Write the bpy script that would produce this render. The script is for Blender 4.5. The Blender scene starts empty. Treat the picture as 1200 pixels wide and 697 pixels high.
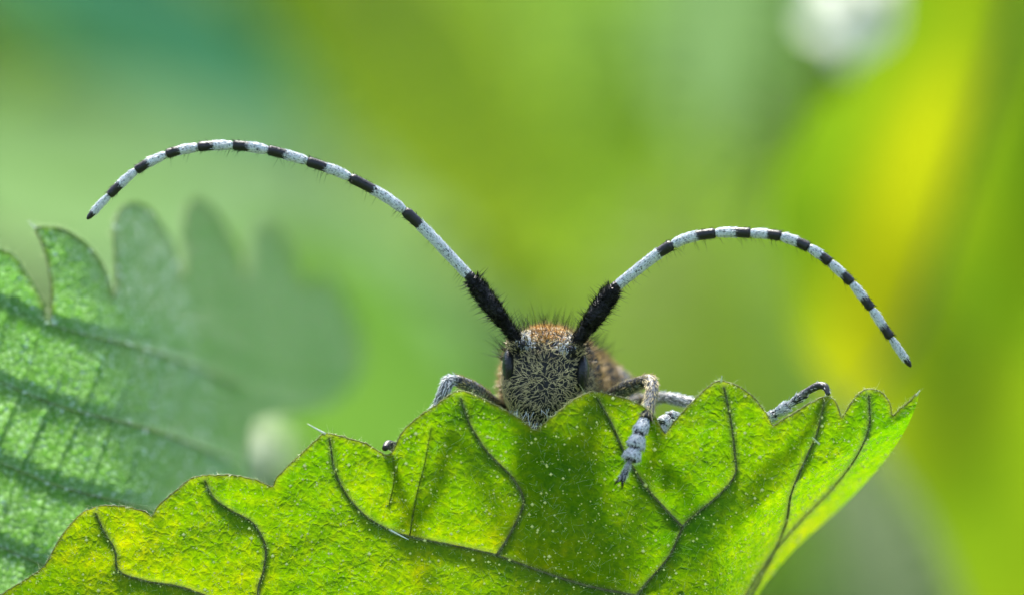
# Macro scene: longhorn beetle looking over a nettle leaf.  1 Blender unit = 1 cm.
import bpy, math, random
import numpy as np
from mathutils import Vector
from mathutils.geometry import delaunay_2d_cdt

R = math.radians
rng = np.random.default_rng(7)
random.seed(7)
sc = bpy.context.scene
sc.unit_settings.system = 'METRIC'
sc.unit_settings.scale_length = 0.01
COL = sc.collection

# ------------------------------------------------------------------ camera
CAM_D = 15.0            # lens to focus plane, cm
FRAME_W = 3.1           # width of the focus plane in the picture, cm
CAM_Z = 45.0            # height above the ground, cm
S = FRAME_W / 1200.0    # cm per photograph pixel in the focus plane
cam = bpy.data.cameras.new('camera')
cam.sensor_width = 36.0
cam.lens = 36.0 * CAM_D / FRAME_W
cam.clip_start = 0.5
cam.clip_end = 60000
cam.dof.use_dof = True
cam.dof.focus_distance = CAM_D + 0.04
APERTURE = 0.54         # diameter, cm
cam.dof.aperture_fstop = cam.lens * 1e-3 / APERTURE
camo = bpy.data.objects.new('camera', cam)
COL.objects.link(camo)
camo.location = (0, -CAM_D, CAM_Z)
camo.rotation_euler = (R(90), 0, 0)
sc.camera = camo

# ------------------------------------------------------------------ light
SUN_EL, SUN_AZ = 64.0, -14.0          # azimuth from +Y (behind the beetle) towards +X
sd = Vector((math.sin(R(SUN_AZ)) * math.cos(R(SUN_EL)), math.cos(R(SUN_AZ)) * math.cos(R(SUN_EL)), math.sin(R(SUN_EL))))
world = bpy.data.worlds.new('World')
sc.world = world
world.use_nodes = True
wn = world.node_tree.nodes
sky = wn.new('ShaderNodeTexSky')
sky.sky_type = 'NISHITA'
sky.sun_disc = False
sky.sun_elevation = R(SUN_EL)
sky.sun_rotation = R(SUN_AZ)
sky.dust_density = 3.0
world.node_tree.links.new(sky.outputs[0], wn['Background'].inputs[0])
wn['Background'].inputs[1].default_value = 0.15
sun = bpy.data.lights.new('sun', 'SUN')
sun.energy = 3.3
sun.angle = R(12)
sun.color = (1.0, 0.96, 0.88)
suno = bpy.data.objects.new('sun', sun)
COL.objects.link(suno)
suno.rotation_euler = (-sd).to_track_quat('-Z', 'Y').to_euler()
sc.view_settings.view_transform = 'Standard'
sc.view_settings.look = 'None'
sc.view_settings.exposure = 1.5
sc.view_settings.gamma = 1.0
sc.view_settings.use_curve_mapping = False
sc.cycles.use_denoising = True
sc.cycles.max_bounces = 12
sc.cycles.transparent_max_bounces = 12
sc.cycles.sample_clamp_indirect = 6

# ------------------------------------------------------------------ helpers
def P(px, py, Y=0.0):
    """photograph pixel + depth behind the focus plane -> world point (cm)"""
    k = S * (CAM_D + Y) / CAM_D
    return np.array([(px - 600.0) * k, Y, CAM_Z + (348.5 - py) * k])

def PV(px, py, Y):
    k = S * (CAM_D + Y) / CAM_D
    return np.stack([(px - 600.0) * k, Y + 0 * px, CAM_Z + (348.5 - py) * k], 1)

def tag(o, label=None, cat=None, group=None, kind=None):
    for k, v in (('label', label), ('category', cat), ('group', group), ('kind', kind)):
        if v:
            o[k] = v
    return o

def empty(name, loc, parent=None):
    o = bpy.data.objects.new(name, None)
    o.empty_display_size = 0.1
    COL.objects.link(o)
    if parent:
        o.parent = parent
        o['_org'] = list(parent['_org'])
    else:
        o.location = [float(c) for c in loc]
        o['_org'] = [float(c) for c in loc]
    return o

def mesh_obj(name, verts, faces, mat, parent=None, smooth=True, attr=None, kind=None, label=None):
    verts = np.asarray(verts, float)
    org = np.array(list(parent['_org'])) if parent is not None else np.zeros(3)
    me = bpy.data.meshes.new(name)
    me.from_pydata((verts - org).tolist(), [], [list(map(int, f)) for f in faces] if not isinstance(faces, np.ndarray) else faces.tolist())
    me.materials.append(mat)
    if smooth:
        me.polygons.foreach_set('use_smooth', np.ones(len(me.polygons), bool))
    for k, v in (attr or {}).items():
        a = me.attributes.new(k, 'FLOAT', 'POINT')
        a.data.foreach_set('value', np.asarray(v, np.float32))
    me.update()
    o = bpy.data.objects.new(name, me)
    COL.objects.link(o)
    if parent is not None:
        o.parent = parent
    o['_org'] = org.tolist()
    if kind:
        o['kind'] = kind
    if label:
        o['label'] = label
    return o

def norm(a):
    a = np.asarray(a, float)
    return a / np.maximum(np.linalg.norm(a, axis=-1, keepdims=True), 1e-12)

def catmull(pts, n):
    """smooth curve through pts, n samples per span"""
    p = np.asarray(pts, float)
    p = np.vstack([2 * p[0] - p[1], p, 2 * p[-1] - p[-2]])
    out = []
    for i in range(1, len(p) - 2):
        a, b, c, d = p[i - 1], p[i], p[i + 1], p[i + 2]
        for t in np.arange(n) / n:
            out.append(0.5 * (2 * b + (c - a) * t + (2 * a - 5 * b + 4 * c - d) * t * t + (3 * b - a - 3 * c + d) * t ** 3))
    out.append(p[-2])
    return np.array(out)

def stalk_curve(pts, n=8):
    """centripetal spline: no overshoot between unevenly spaced points"""
    p = [np.asarray(q, float) for q in pts]
    p = [2 * p[0] - p[1]] + p + [2 * p[-1] - p[-2]]
    out = []
    for i in range(1, len(p) - 2):
        P0, P1, P2, P3 = p[i - 1], p[i], p[i + 1], p[i + 2]
        t0 = 0.0; t1 = t0 + max(1e-4, np.linalg.norm(P1 - P0)) ** 0.5
        t2 = t1 + max(1e-4, np.linalg.norm(P2 - P1)) ** 0.5; t3 = t2 + max(1e-4, np.linalg.norm(P3 - P2)) ** 0.5
        for t in t1 + (t2 - t1) * np.arange(n) / n:
            a1 = (t1 - t) / (t1 - t0) * P0 + (t - t0) / (t1 - t0) * P1
            a2 = (t2 - t) / (t2 - t1) * P1 + (t - t1) / (t2 - t1) * P2
            a3 = (t3 - t) / (t3 - t2) * P2 + (t - t2) / (t3 - t2) * P3
            b1 = (t2 - t) / (t2 - t0) * a1 + (t - t0) / (t2 - t0) * a2
            b2 = (t3 - t) / (t3 - t1) * a2 + (t - t1) / (t3 - t1) * a3
            out.append((t2 - t) / (t2 - t1) * b1 + (t - t1) / (t2 - t1) * b2)
    out.append(p[-2])
    return np.array(out)

def tube(pts, radii, sides=12, flat=1.0, up=None):
    """closed tapered tube; flat squeezes it along the second axis"""
    pts = np.asarray(pts, float); n = len(pts)
    radii = np.broadcast_to(np.asarray(radii, float), (n,))
    tan = norm(np.gradient(pts, axis=0))
    ref = np.array(up if up is not None else [0.0, 1.0, 0.0])
    if abs(tan[0] @ ref) > 0.95:
        ref = np.array([1.0, 0, 0])
    u = norm(ref - tan[0] * (tan[0] @ ref))
    ang = np.arange(sides) * 2 * math.pi / sides
    V = []
    for i in range(n):
        u = norm(u - tan[i] * (tan[i] @ u)); w = np.cross(tan[i], u)
        V.append(pts[i] + radii[i] * (np.cos(ang)[:, None] * u * flat + np.sin(ang)[:, None] * w))
    V = np.vstack(V + [pts[:1], pts[-1:]])
    F = []
    for i in range(n - 1):
        for j in range(sides):
            k = (j + 1) % sides
            F.append((i * sides + j, i * sides + k, (i + 1) * sides + k, (i + 1) * sides + j))
    a, b = n * sides, n * sides + 1
    for j in range(sides):
        k = (j + 1) % sides
        F.append((a, k, j)); F.append((b, (n - 1) * sides + j, (n - 1) * sides + k))
    return V, F

def merge(parts):
    V, F, o = [], [], 0
    for v, f in parts:
        V.append(v); F += [tuple(int(i) + o for i in q) for q in f]; o += len(v)
    return np.vstack(V), F

def hairs(root, d, length, rad, bend=None, segs=3, sides=3):
    """many tapered bent hairs as one mesh"""
    n = len(root)
    d = norm(d); length = np.broadcast_to(length, (n,)); rad = np.broadcast_to(rad, (n,))
    bend = np.zeros((n, 3)) if bend is None else bend
    u = norm(np.cross(d, norm(rng.normal(size=(n, 3)))))
    w = np.cross(d, u)
    ang = np.arange(sides) * 2 * math.pi / sides
    V = np.zeros((n, segs + 1, sides, 3))
    for i in range(segs + 1):
        t = i / segs
        c = root + d * (length * t)[:, None] + bend * (length * t * t)[:, None]
        r = rad * max(0.12, (1 - t) ** 0.7)
        for j in range(sides):
            V[:, i, j] = c + r[:, None] * (math.cos(ang[j]) * u + math.sin(ang[j]) * w)
    q = []
    for i in range(segs):
        for j in range(sides):
            k = (j + 1) % sides
            q.append((i * sides + j, i * sides + k, (i + 1) * sides + k, (i + 1) * sides + j))
    q = np.array(q)
    F = (q[None] + (np.arange(n) * (segs + 1) * sides)[:, None, None]).reshape(-1, 4)
    return V.reshape(-1, 3), F

def dots(cent, rad):
    """many tiny droplets (octahedra once subdivided)"""
    a = 0.5 ** 0.5
    base = np.array([(1, 0, 0), (-1, 0, 0), (0, 1, 0), (0, -1, 0), (0, 0, 1), (0, 0, -1)], float)
    tri = [(0, 2, 4), (2, 1, 4), (1, 3, 4), (3, 0, 4), (2, 0, 5), (1, 2, 5), (3, 1, 5), (0, 3, 5)]
    n = len(cent)
    V = cent[:, None] + base[None] * np.broadcast_to(rad, (n,))[:, None, None]
    F = (np.array(tri)[None] + (np.arange(n) * 6)[:, None, None]).reshape(-1, 3)
    return V.reshape(-1, 3), F

def sample(V, T, n, where=None):
    """random points + normals on triangles"""
    V = np.asarray(V); T = np.asarray(T)
    a, b, c = V[T[:, 0]], V[T[:, 1]], V[T[:, 2]]
    nr = np.cross(b - a, c - a); ar = np.linalg.norm(nr, axis=1)
    if where is not None:
        ar = ar * where((a + b + c) / 3, norm(nr))
    i = rng.choice(len(T), n, p=ar / ar.sum())
    r1 = np.sqrt(rng.random(n))[:, None]; r2 = rng.random(n)[:, None]
    return (1 - r1) * a[i] + r1 * (1 - r2) * b[i] + r1 * r2 * c[i], norm(nr[i])

def vnoise(p, seed=0, f=1.0):
    """cheap smooth pseudo noise, sums of sines"""
    r = np.random.default_rng(seed); s = 0
    for _ in range(6):
        k = r.normal(size=p.shape[1]) * f
        s = s + np.sin(p @ k + r.random() * 6.28)
    return s / 6

# ------------------------------------------------------------------ materials
def new_mat(name):
    m = bpy.data.materials.new(name); m.use_nodes = True
    nt = m.node_tree; nt.nodes.clear()
    return m, nt, nt.nodes.new

def ramp(nt, fac, stops):
    r = nt.nodes.new('ShaderNodeValToRGB')
    e = r.color_ramp.elements
    while len(e) < len(stops):
        e.new(0.5)
    for k, (pos, c) in zip(e, stops):
        k.position = pos; k.color = (*c, 1)
    nt.links.new(fac, r.inputs[0])
    return r.outputs[0]

def texco(nt):
    return nt.nodes.new('ShaderNodeTexCoord').outputs['Object']

def noise(nt, co, scale, detail=3, rough=0.55):
    n = nt.nodes.new('ShaderNodeTexNoise'); n.inputs['Scale'].default_value = scale
    n.inputs['Detail'].default_value = detail; n.inputs['Roughness'].default_value = rough
    nt.links.new(co, n.inputs['Vector'])
    return n.outputs[0]

def voronoi(nt, co, scale, feature='DISTANCE_TO_EDGE', out='Distance'):
    n = nt.nodes.new('ShaderNodeTexVoronoi'); n.feature = feature
    n.inputs['Scale'].default_value = scale
    nt.links.new(co, n.inputs['Vector'])
    return n.outputs[out]

def mixc(nt, fac, a, b, mode='MIX'):
    m = nt.nodes.new('ShaderNodeMix'); m.data_type = 'RGBA'; m.blend_type = mode
    for s, v in ((m.inputs[0], fac), (m.inputs[6], a), (m.inputs[7], b)):
        if hasattr(v, 'links'):
            nt.links.new(v, s)
        elif isinstance(v, (int, float)):
            s.default_value = v
        else:
            s.default_value = (*v, 1)
    return m.outputs[2]

def math_(nt, op, a, b=None):
    m = nt.nodes.new('ShaderNodeMath'); m.operation = op
    for s, v in ((m.inputs[0], a), (m.inputs[1], b)):
        if v is None:
            continue
        if hasattr(v, 'links'):
            nt.links.new(v, s)
        else:
            s.default_value = v
    return m.outputs[0]

def attribute(nt, name):
    a = nt.nodes.new('ShaderNodeAttribute'); a.attribute_name = name
    return a.outputs['Fac']

def bump(nt, h, strength, dist):
    b = nt.nodes.new('ShaderNodeBump'); b.inputs['Strength'].default_value = strength
    b.inputs['Distance'].default_value = dist
    nt.links.new(h, b.inputs['Height'])
    return b.outputs[0]

def leaf_shader(nt, col, tcol, trans, nrm=None, rough=0.45, spec=0.5, sheen=0.0):
    N = nt.nodes.new
    p = N('ShaderNodeBsdfPrincipled'); p.inputs['Roughness'].default_value = rough
    p.inputs['Specular IOR Level'].default_value = spec
    if sheen:
        p.inputs['Sheen Weight'].default_value = sheen
        p.inputs['Sheen Roughness'].default_value = 0.4
    t = N('ShaderNodeBsdfTranslucent')
    for s, v in ((p.inputs['Base Color'], col), (t.inputs['Color'], tcol)):
        if hasattr(v, 'links'):
            nt.links.new(v, s)
        else:
            s.default_value = (*v, 1)
    if nrm is not None:
        nt.links.new(nrm, p.inputs['Normal']); nt.links.new(nrm, t.inputs['Normal'])
    mx = N('ShaderNodeMixShader'); mx.inputs[0].default_value = trans
    nt.links.new(p.outputs[0], mx.inputs[1]); nt.links.new(t.outputs[0], mx.inputs[2])
    o = N('ShaderNodeOutputMaterial'); nt.links.new(mx.outputs[0], o.inputs[0])

def mat_front_leaf():
    m, nt, N = new_mat('nettle_leaf_green')
    co = texco(nt)
    big = noise(nt, co, 2.2, 4)
    fine = noise(nt, co, 30, 4)
    warp = N('ShaderNodeVectorMath'); warp.operation = 'ADD'
    nz = N('ShaderNodeTexNoise'); nz.inputs['Scale'].default_value = 22
    nz.inputs['Detail'].default_value = 4
    nt.links.new(co, nz.inputs['Vector'])
    sc_ = N('ShaderNodeVectorMath'); sc_.operation = 'SCALE'; sc_.inputs['Scale'].default_value = 0.05
    nt.links.new(nz.outputs['Color'], sc_.inputs[0])
    nt.links.new(co, warp.inputs[0]); nt.links.new(sc_.outputs[0], warp.inputs[1])
    co2 = warp.outputs[0]
    cell = voronoi(nt, co2, 30)
    cell2 = voronoi(nt, co2, 80)
    vein = attribute(nt, 'vein')
    edge = attribute(nt, 'edge')
    base = ramp(nt, big, [(0.3, (0.06, 0.15, 0.003)), (0.55, (0.10, 0.19, 0.003)), (0.75, (0.16, 0.23, 0.004))])
    tr = ramp(nt, big, [(0.3, (0.12, 0.31, 0.0003)), (0.55, (0.20, 0.36, 0.0003)), (0.75, (0.34, 0.42, 0.0003))])
    blotch = mixc(nt, 1.0, ramp(nt, fine, [(0.3, (0.62, 0.78, 0.6)), (0.5, (0.95, 1.0, 1.0)), (0.7, (1.4, 1.15, 1.0))]), ramp(nt, noise(nt, co, 95, 3, 0.7), [(0.3, (0.75, 0.82, 0.8)), (0.7, (1.25, 1.15, 1.2))]), 'MULTIPLY')
    net = ramp(nt, cell, [(0.0, (1.22, 1.15, 1.3)), (0.08, (1.0, 1.0, 1.0)), (0.4, (0.9, 0.94, 0.9))])
    for_v = math_(nt, 'MULTIPLY', vein, 0.6)
    outs = []
    for c in (base, tr):
        c = mixc(nt, 1.0, c, blotch, 'MULTIPLY')
        c = mixc(nt, 1.0, c, net, 'MULTIPLY')
        c = mixc(nt, for_v, c, (0.075, 0.085, 0.04))
        c = mixc(nt, math_(nt, 'MULTIPLY', edge, 0.55), c, (0.22, 0.20, 0.02))
        outs.append(c)
    h = math_(nt, 'ADD', math_(nt, 'MULTIPLY', ramp(nt, cell, [(0, (0, 0, 0)), (0.22, (1, 1, 1))]), 1.0),
              math_(nt, 'ADD', math_(nt, 'MULTIPLY', ramp(nt, cell2, [(0, (0, 0, 0)), (0.3, (1, 1, 1))]), 0.35), math_(nt, 'MULTIPLY', fine, 0.8)))
    leaf_shader(nt, outs[0], outs[1], 0.55, bump(nt, h, 0.5, 0.005), 0.5, 0.15)
    return m

def mat_left_leaf():
    m, nt, N = new_mat('nettle_leaf_bluish')
    co = texco(nt)
    warp = N('ShaderNodeVectorMath'); warp.operation = 'ADD'
    nz = N('ShaderNodeTexNoise'); nz.inputs['Scale'].default_value = 14
    nt.links.new(co, nz.inputs['Vector'])
    sc_ = N('ShaderNodeVectorMath'); sc_.operation = 'SCALE'; sc_.inputs['Scale'].default_value = 0.03
    nt.links.new(nz.outputs['Color'], sc_.inputs[0])
    nt.links.new(co, warp.inputs[0]); nt.links.new(sc_.outputs[0], warp.inputs[1])
    co2 = warp.outputs[0]
    big = noise(nt, co, 1.6, 4)
    cell = voronoi(nt, co2, 52)
    cell2 = voronoi(nt, co2, 90)
    fine = noise(nt, co, 60, 3)
    edge = attribute(nt, 'edge')
    base = ramp(nt, big, [(0.3, (0.24, 0.46, 0.18)), (0.7, (0.32, 0.54, 0.26))])
    tr = ramp(nt, big, [(0.3, (0.30, 0.62, 0.14)), (0.7, (0.44, 0.72, 0.22))])
    net = ramp(nt, cell, [(0.0, (0.30, 0.55, 0.15)), (0.12, (0.75, 0.88, 0.6)), (0.4, (1.2, 1.1, 1.9))])  # creases darker, cell tops bluish: relief shade and sky sheen in the colour
    outs = [mixc(nt, math_(nt, 'MULTIPLY', edge, 0.5), mixc(nt, 1.0, c, net, 'MULTIPLY'), (0.2, 0.22, 0.02)) for c in (base, tr)]
    h = math_(nt, 'ADD', ramp(nt, cell, [(0, (0, 0, 0)), (0.3, (1, 1, 1))]),
              math_(nt, 'ADD', math_(nt, 'MULTIPLY', ramp(nt, cell2, [(0, (0, 0, 0)), (0.3, (1, 1, 1))]), 0.4), math_(nt, 'MULTIPLY', fine, 0.4)))
    leaf_shader(nt, outs[0], outs[1], 0.42, bump(nt, h, 1.0, 0.014), 0.32, 0.5)
    return m

def mat_bg_leaf(name, col, tcol, trans=0.5, rough=0.5):
    m, nt, N = new_mat(name)
    co = texco(nt)
    f = noise(nt, co, 0.5, 3)
    cs = []
    for c in (col, tcol):
        cs.append(ramp(nt, f, [(0.3, tuple(x * 0.8 for x in c)), (0.7, tuple(min(1, x * 1.2) for x in c))]))
    leaf_shader(nt, cs[0], cs[1], trans, bump(nt, voronoi(nt, co, 6), 0.4, 0.05), rough, 0.2)
    return m

def mat_yellow_leaf():
    m, nt, N = new_mat('leaf_lit_fold')
    co = texco(nt)
    y = math_(nt, 'ADD', attribute(nt, 'yellow'), math_(nt, 'MULTIPLY', math_(nt, 'SUBTRACT', noise(nt, co, 1.2, 3), 0.5), 0.5))  # brighter tone of the fold, mixed into the leaf colour
    a = ramp(nt, y, [(0.1, (0.07, 0.13, 0.006)), (0.8, (0.19, 0.20, 0.005))])
    b = ramp(nt, y, [(0.1, (0.12, 0.23, 0.006)), (0.9, (0.285, 0.32, 0.004))])
    leaf_shader(nt, a, b, 0.55, bump(nt, voronoi(nt, co, 6), 0.4, 0.05), 0.5, 0.2)
    return m

def mat_simple(name, col, rough=0.5, spec=0.5, var=0.25, scale=20.0, bumps=0.0, bscale=60.0, coat=0.0):
    m, nt, N = new_mat(name)
    co = texco(nt)
    c = ramp(nt, noise(nt, co, scale, 4), [(0.3, tuple(x * (1 - var) for x in col)), (0.7, tuple(x * (1 + var) for x in col))])
    p = N('ShaderNodeBsdfPrincipled'); p.inputs['Roughness'].default_value = rough
    p.inputs['Specular IOR Level'].default_value = spec
    p.inputs['Coat Weight'].default_value = coat
    nt.links.new(c, p.inputs['Base Color'])
    if bumps:
        nt.links.new(bump(nt, noise(nt, co, bscale, 3), bumps, 0.01), p.inputs['Normal'])
    o = N('ShaderNodeOutputMaterial'); nt.links.new(p.outputs[0], o.inputs[0])
    return m

def mat_banded(name, pale, dark):
    """pale downy cuticle; attribute 'tone' 1 = black apex"""
    m, nt, N = new_mat(name)
    co = texco(nt)
    t = attribute(nt, 'tone')
    nz = noise(nt, co, 110, 3, 0.7)
    tt = math_(nt, 'ADD', t, math_(nt, 'MULTIPLY', math_(nt, 'SUBTRACT', nz, 0.5), 1.3))
    speck = ramp(nt, noise(nt, co, 160, 2, 0.6), [(0.40, (0.10, 0.11, 0.12)), (0.52, (1, 1, 1))])
    pc = mixc(nt, 1.0, pale, speck, 'MULTIPLY')
    fac = ramp(nt, tt, [(0.42, (0, 0, 0)), (0.58, (1, 1, 1))])
    c = mixc(nt, fac, pc, dark)
    p = N('ShaderNodeBsdfPrincipled'); p.inputs['Roughness'].default_value = 0.42
    nt.links.new(c, p.inputs['Base Color'])
    nt.links.new(bump(nt, nz, 0.5, 0.004), p.inputs['Normal'])
    o = N('ShaderNodeOutputMaterial'); nt.links.new(p.outputs[0], o.inputs[0])
    return m

def mat_vein(name, col, tcol):
    m, nt, N = new_mat(name)
    co = texco(nt)
    f = noise(nt, co, 45, 4, 0.7)
    cs = [ramp(nt, f, [(0.3, tuple(x * 0.5 for x in c)), (0.7, tuple(x * 1.4 for x in c))]) for c in (col, tcol)]
    leaf_shader(nt, cs[0], cs[1], 0.5, bump(nt, f, 0.6, 0.004), 0.55, 0.3)
    return m

def mat_eye():
    m, nt, N = new_mat('beetle_eye')
    co = texco(nt)
    v = voronoi(nt, co, 170, 'F1')
    p = N('ShaderNodeBsdfPrincipled')
    p.inputs['Base Color'].default_value = (0.012, 0.013, 0.014, 1)
    p.inputs['Roughness'].default_value = 0.25
    p.inputs['Specular IOR Level'].default_value = 0.3
    nt.links.new(bump(nt, v, 0.5, 0.003), p.inputs['Normal'])
    o = N('ShaderNodeOutputMaterial'); nt.links.new(p.outputs[0], o.inputs[0])
    return m

M = dict(
    front=mat_front_leaf(), left=mat_left_leaf(),
    vein=mat_vein('vein_brown_green', (0.20, 0.21, 0.11), (0.50, 0.48, 0.20)),
    margin=mat_simple('leaf_margin', (0.20, 0.19, 0.04), 0.5, 0.4, 0.6, 12),
    margin2=mat_simple('leaf_margin_green', (0.12, 0.20, 0.04), 0.5, 0.4, 0.4, 12),
    hairw=mat_simple('pale_leaf_hair', (0.55, 0.66, 0.30), 0.3, 0.6, 0.1),
    gland=mat_simple('gland_glint', (0.85, 0.86, 0.30), 0.12, 0.9, 0.2, 8),
    glint=mat_simple('gland_glint_white', (0.62, 0.80, 0.66), 0.2, 0.6, 0.15, 8),
    sting=mat_simple('stinging_hair', (0.75, 0.78, 0.68), 0.2, 0.6, 0.1),
    cuticle=mat_simple('black_cuticle', (0.010, 0.010, 0.010), 0.5, 0.25, 0.3, 30, 0.6, 90),
    scape=mat_simple('glossy_black_cuticle', (0.006, 0.006, 0.007), 0.3, 0.35, 0.3, 30, 0.9, 120),
    eye=mat_eye(),
    band=mat_banded('antenna_banded', (0.62, 0.67, 0.68), (0.007, 0.007, 0.008)),
    legm=mat_banded('leg_downy', (0.20, 0.20, 0.19), (0.010, 0.010, 0.012)),
    tarsm=mat_banded('tarsus_downy', (0.50, 0.53, 0.55), (0.010, 0.010, 0.012)),
    gold=mat_simple('golden_hair', (0.60, 0.50, 0.25), 0.35, 0.5, 0.25, 15),
    amber=mat_simple('amber_hair', (0.62, 0.34, 0.07), 0.35, 0.5, 0.25, 15),
    tawny=mat_simple('tawny_hair', (0.52, 0.37, 0.16), 0.4, 0.4, 0.3, 15),
    whiteh=mat_simple('white_hair', (0.72, 0.76, 0.78), 0.35, 0.5, 0.1, 15),
    blackh=mat_simple('black_hair', (0.006, 0.007, 0.006), 0.45, 0.2, 0.2, 15),
    elytra=mat_simple('elytra_grey', (0.05, 0.055, 0.045), 0.35, 0.5, 0.5, 40, 0.6, 40),
)

# ------------------------------------------------------------------ ground
def mat_ground():
    m, nt, N = new_mat('meadow_ground')
    co = texco(nt)
    c = ramp(nt, noise(nt, co, 0.02, 8, 0.7), [(0.3, (0.035, 0.07, 0.015)), (0.5, (0.06, 0.11, 0.02)), (0.7, (0.10, 0.13, 0.035))])
    p = N('ShaderNodeBsdfPrincipled'); p.inputs['Roughness'].default_value = 0.9
    nt.links.new(c, p.inputs['Base Color'])
    nt.links.new(bump(nt, noise(nt, co, 0.3, 6), 1.0, 3.0), p.inputs['Normal'])
    o = N('ShaderNodeOutputMaterial'); nt.links.new(p.outputs[0], o.inputs[0])
    return m
gx = np.concatenate([-np.geomspace(20000, 40, 24), np.linspace(-35, 35, 9), np.geomspace(40, 20000, 24)])
gv, gf = [], []
for a in gx:
    for b in gx:
        rr = math.hypot(a, b)
        gv.append((a, b, 1.5 * math.sin(a * 0.05) * math.cos(b * 0.043) - min(1.0, rr / 3000) * 0))
n_ = len(gx)
for i in range(n_ - 1):
    for j in range(n_ - 1):
        gf.append((i * n_ + j, (i + 1) * n_ + j, (i + 1) * n_ + j + 1, i * n_ + j + 1))
tag(mesh_obj('ground', gv, gf, mat_ground()), 'green meadow ground under the nettles', 'ground', kind='structure')

# ------------------------------------------------------------------ far shrubs
def shrub(cx, cy, w, h, mat, label, n=3600, seed=0, stemmat=None):
    r = np.random.default_rng(seed)
    root = empty('shrub', (cx, cy, 0))
    tag(root, label, 'shrub', 'shrubs far behind the beetle')
    parts = []
    for k in range(9):
        a = r.random() * 6.28; d = w * 0.35 * r.random()
        top = np.array([cx + math.cos(a) * d, cy + math.sin(a) * d * 0.7, h * (0.6 + 0.35 * r.random())])
        b = np.array([cx + math.cos(a) * d * 0.25, cy + math.sin(a) * d * 0.2, -1.0])
        mid = (top + b) / 2 + r.normal(size=3) * 2
        parts.append(tube(catmull([b, mid, top], 5), np.linspace(0.7, 0.15, 11), 6))
    v, f = merge(parts)
    mesh_obj('stems', v, f, stemmat or M['vein'], root)
    # leaf-sized faces through the volume, in clumps
    cl = r.normal(size=(150, 3)); cl = norm(cl) * (r.random((150, 1)) ** 0.4)
    cl = cl * [w / 2, w / 2.4, h / 2] + [cx, cy, h * 0.53]
    c = cl[r.integers(0, 150, n)] + r.normal(size=(n, 3)) * [w * 0.07, w * 0.07, h * 0.06]
    c[:, 2] = np.maximum(c[:, 2], 2)
    ax = norm(r.normal(size=(n, 3)) * [1, 1, 0.5] + [0, -0.2, -0.25])
    sd_ = norm(np.cross(ax, norm(r.normal(size=(n, 3)) * 0.5 + [0, -0.45, 0.8])))
    nn = np.cross(sd_, ax)
    L = r.uniform(3.0, 5.5, n)[:, None]; W = L * 0.26
    q = [c - ax * L / 2, c - ax * L * 0.15 + sd_ * W + nn * 0.25, c + ax * L * 0.2 + sd_ * W * 0.7 + nn * 0.2, c + ax * L / 2 - nn * 0.2,
         c + ax * L * 0.2 - sd_ * W * 0.7 + nn * 0.2, c - ax * L * 0.15 - sd_ * W + nn * 0.25]
    V = np.stack(q, 1).reshape(-1, 3)
    F = np.concatenate([np.array([[0, 1, 2, 3]]) + (np.arange(n) * 6)[:, None], np.array([[0, 3, 4, 5]]) + (np.arange(n) * 6)[:, None]])
    mesh_obj('foliage', V, F, mat, root, smooth=False, kind='stuff')

B = dict(
    olive=mat_bg_leaf('leaf_olive', (0.18, 0.28, 0.025), (0.42, 0.68, 0.035), 0.62),
    olive2=mat_bg_leaf('leaf_olive_warm', (0.20, 0.28, 0.018), (0.50, 0.68, 0.03), 0.62),
    teal=mat_bg_leaf('leaf_teal', (0.06, 0.18, 0.10), (0.065, 0.27, 0.125), 0.3),
    pale=mat_bg_leaf('leaf_pale', (0.24, 0.38, 0.19), (0.40, 0.62, 0.27), 0.5),
    pale2=mat_bg_leaf('leaf_light', (0.15, 0.26, 0.10), (0.25, 0.42, 0.15), 0.45),
    deep=mat_bg_leaf('leaf_deep', (0.06, 0.11, 0.02), (0.13, 0.245, 0.03), 0.6),
    mid=mat_bg_leaf('leaf_mid', (0.075, 0.17, 0.03), (0.155, 0.33, 0.04), 0.5),
    sage=mat_bg_leaf('leaf_sage', (0.15, 0.26, 0.10), (0.26, 0.44, 0.15), 0.45),
    yellow=mat_bg_leaf('leaf_yellow', (0.12, 0.17, 0.005), (0.27, 0.37, 0.004), 0.55),
    grey=mat_bg_leaf('leaf_grey', (0.10, 0.15, 0.05), (0.17, 0.25, 0.07), 0.4),
    stem=mat_simple('stem_green', (0.13, 0.18, 0.05), 0.5, 0.4, 0.3, 1.0),
)
SH = [(-95, 150, 95, 120, 'mid', 'tall mid green shrub leafing out far behind the left antenna', 3),
      (-32, 120, 75, 105, 'pale', 'pale grey green shrub far behind the left antenna tip', 4),
      (18, 110, 70, 105, 'olive', 'olive green shrub far behind the gap between the antennae', 5),
      (62, 135, 80, 110, 'mid', 'fresh green shrub far behind the right antenna', 6),
      (125, 160, 95, 120, 'sage', 'sage green shrub far beyond the yellow leaf', 8),
      (-45, 215, 130, 150, 'sage', 'broad sage shrub in the farthest row on the left', 9),
      (40, 220, 130, 150, 'mid', 'broad green shrub in the farthest row behind the beetle head', 10)]
for x, y, w, h, m, lab, sdn in SH:
    shrub(x, y, w, h, B[m], lab, 3600, sdn)

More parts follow.
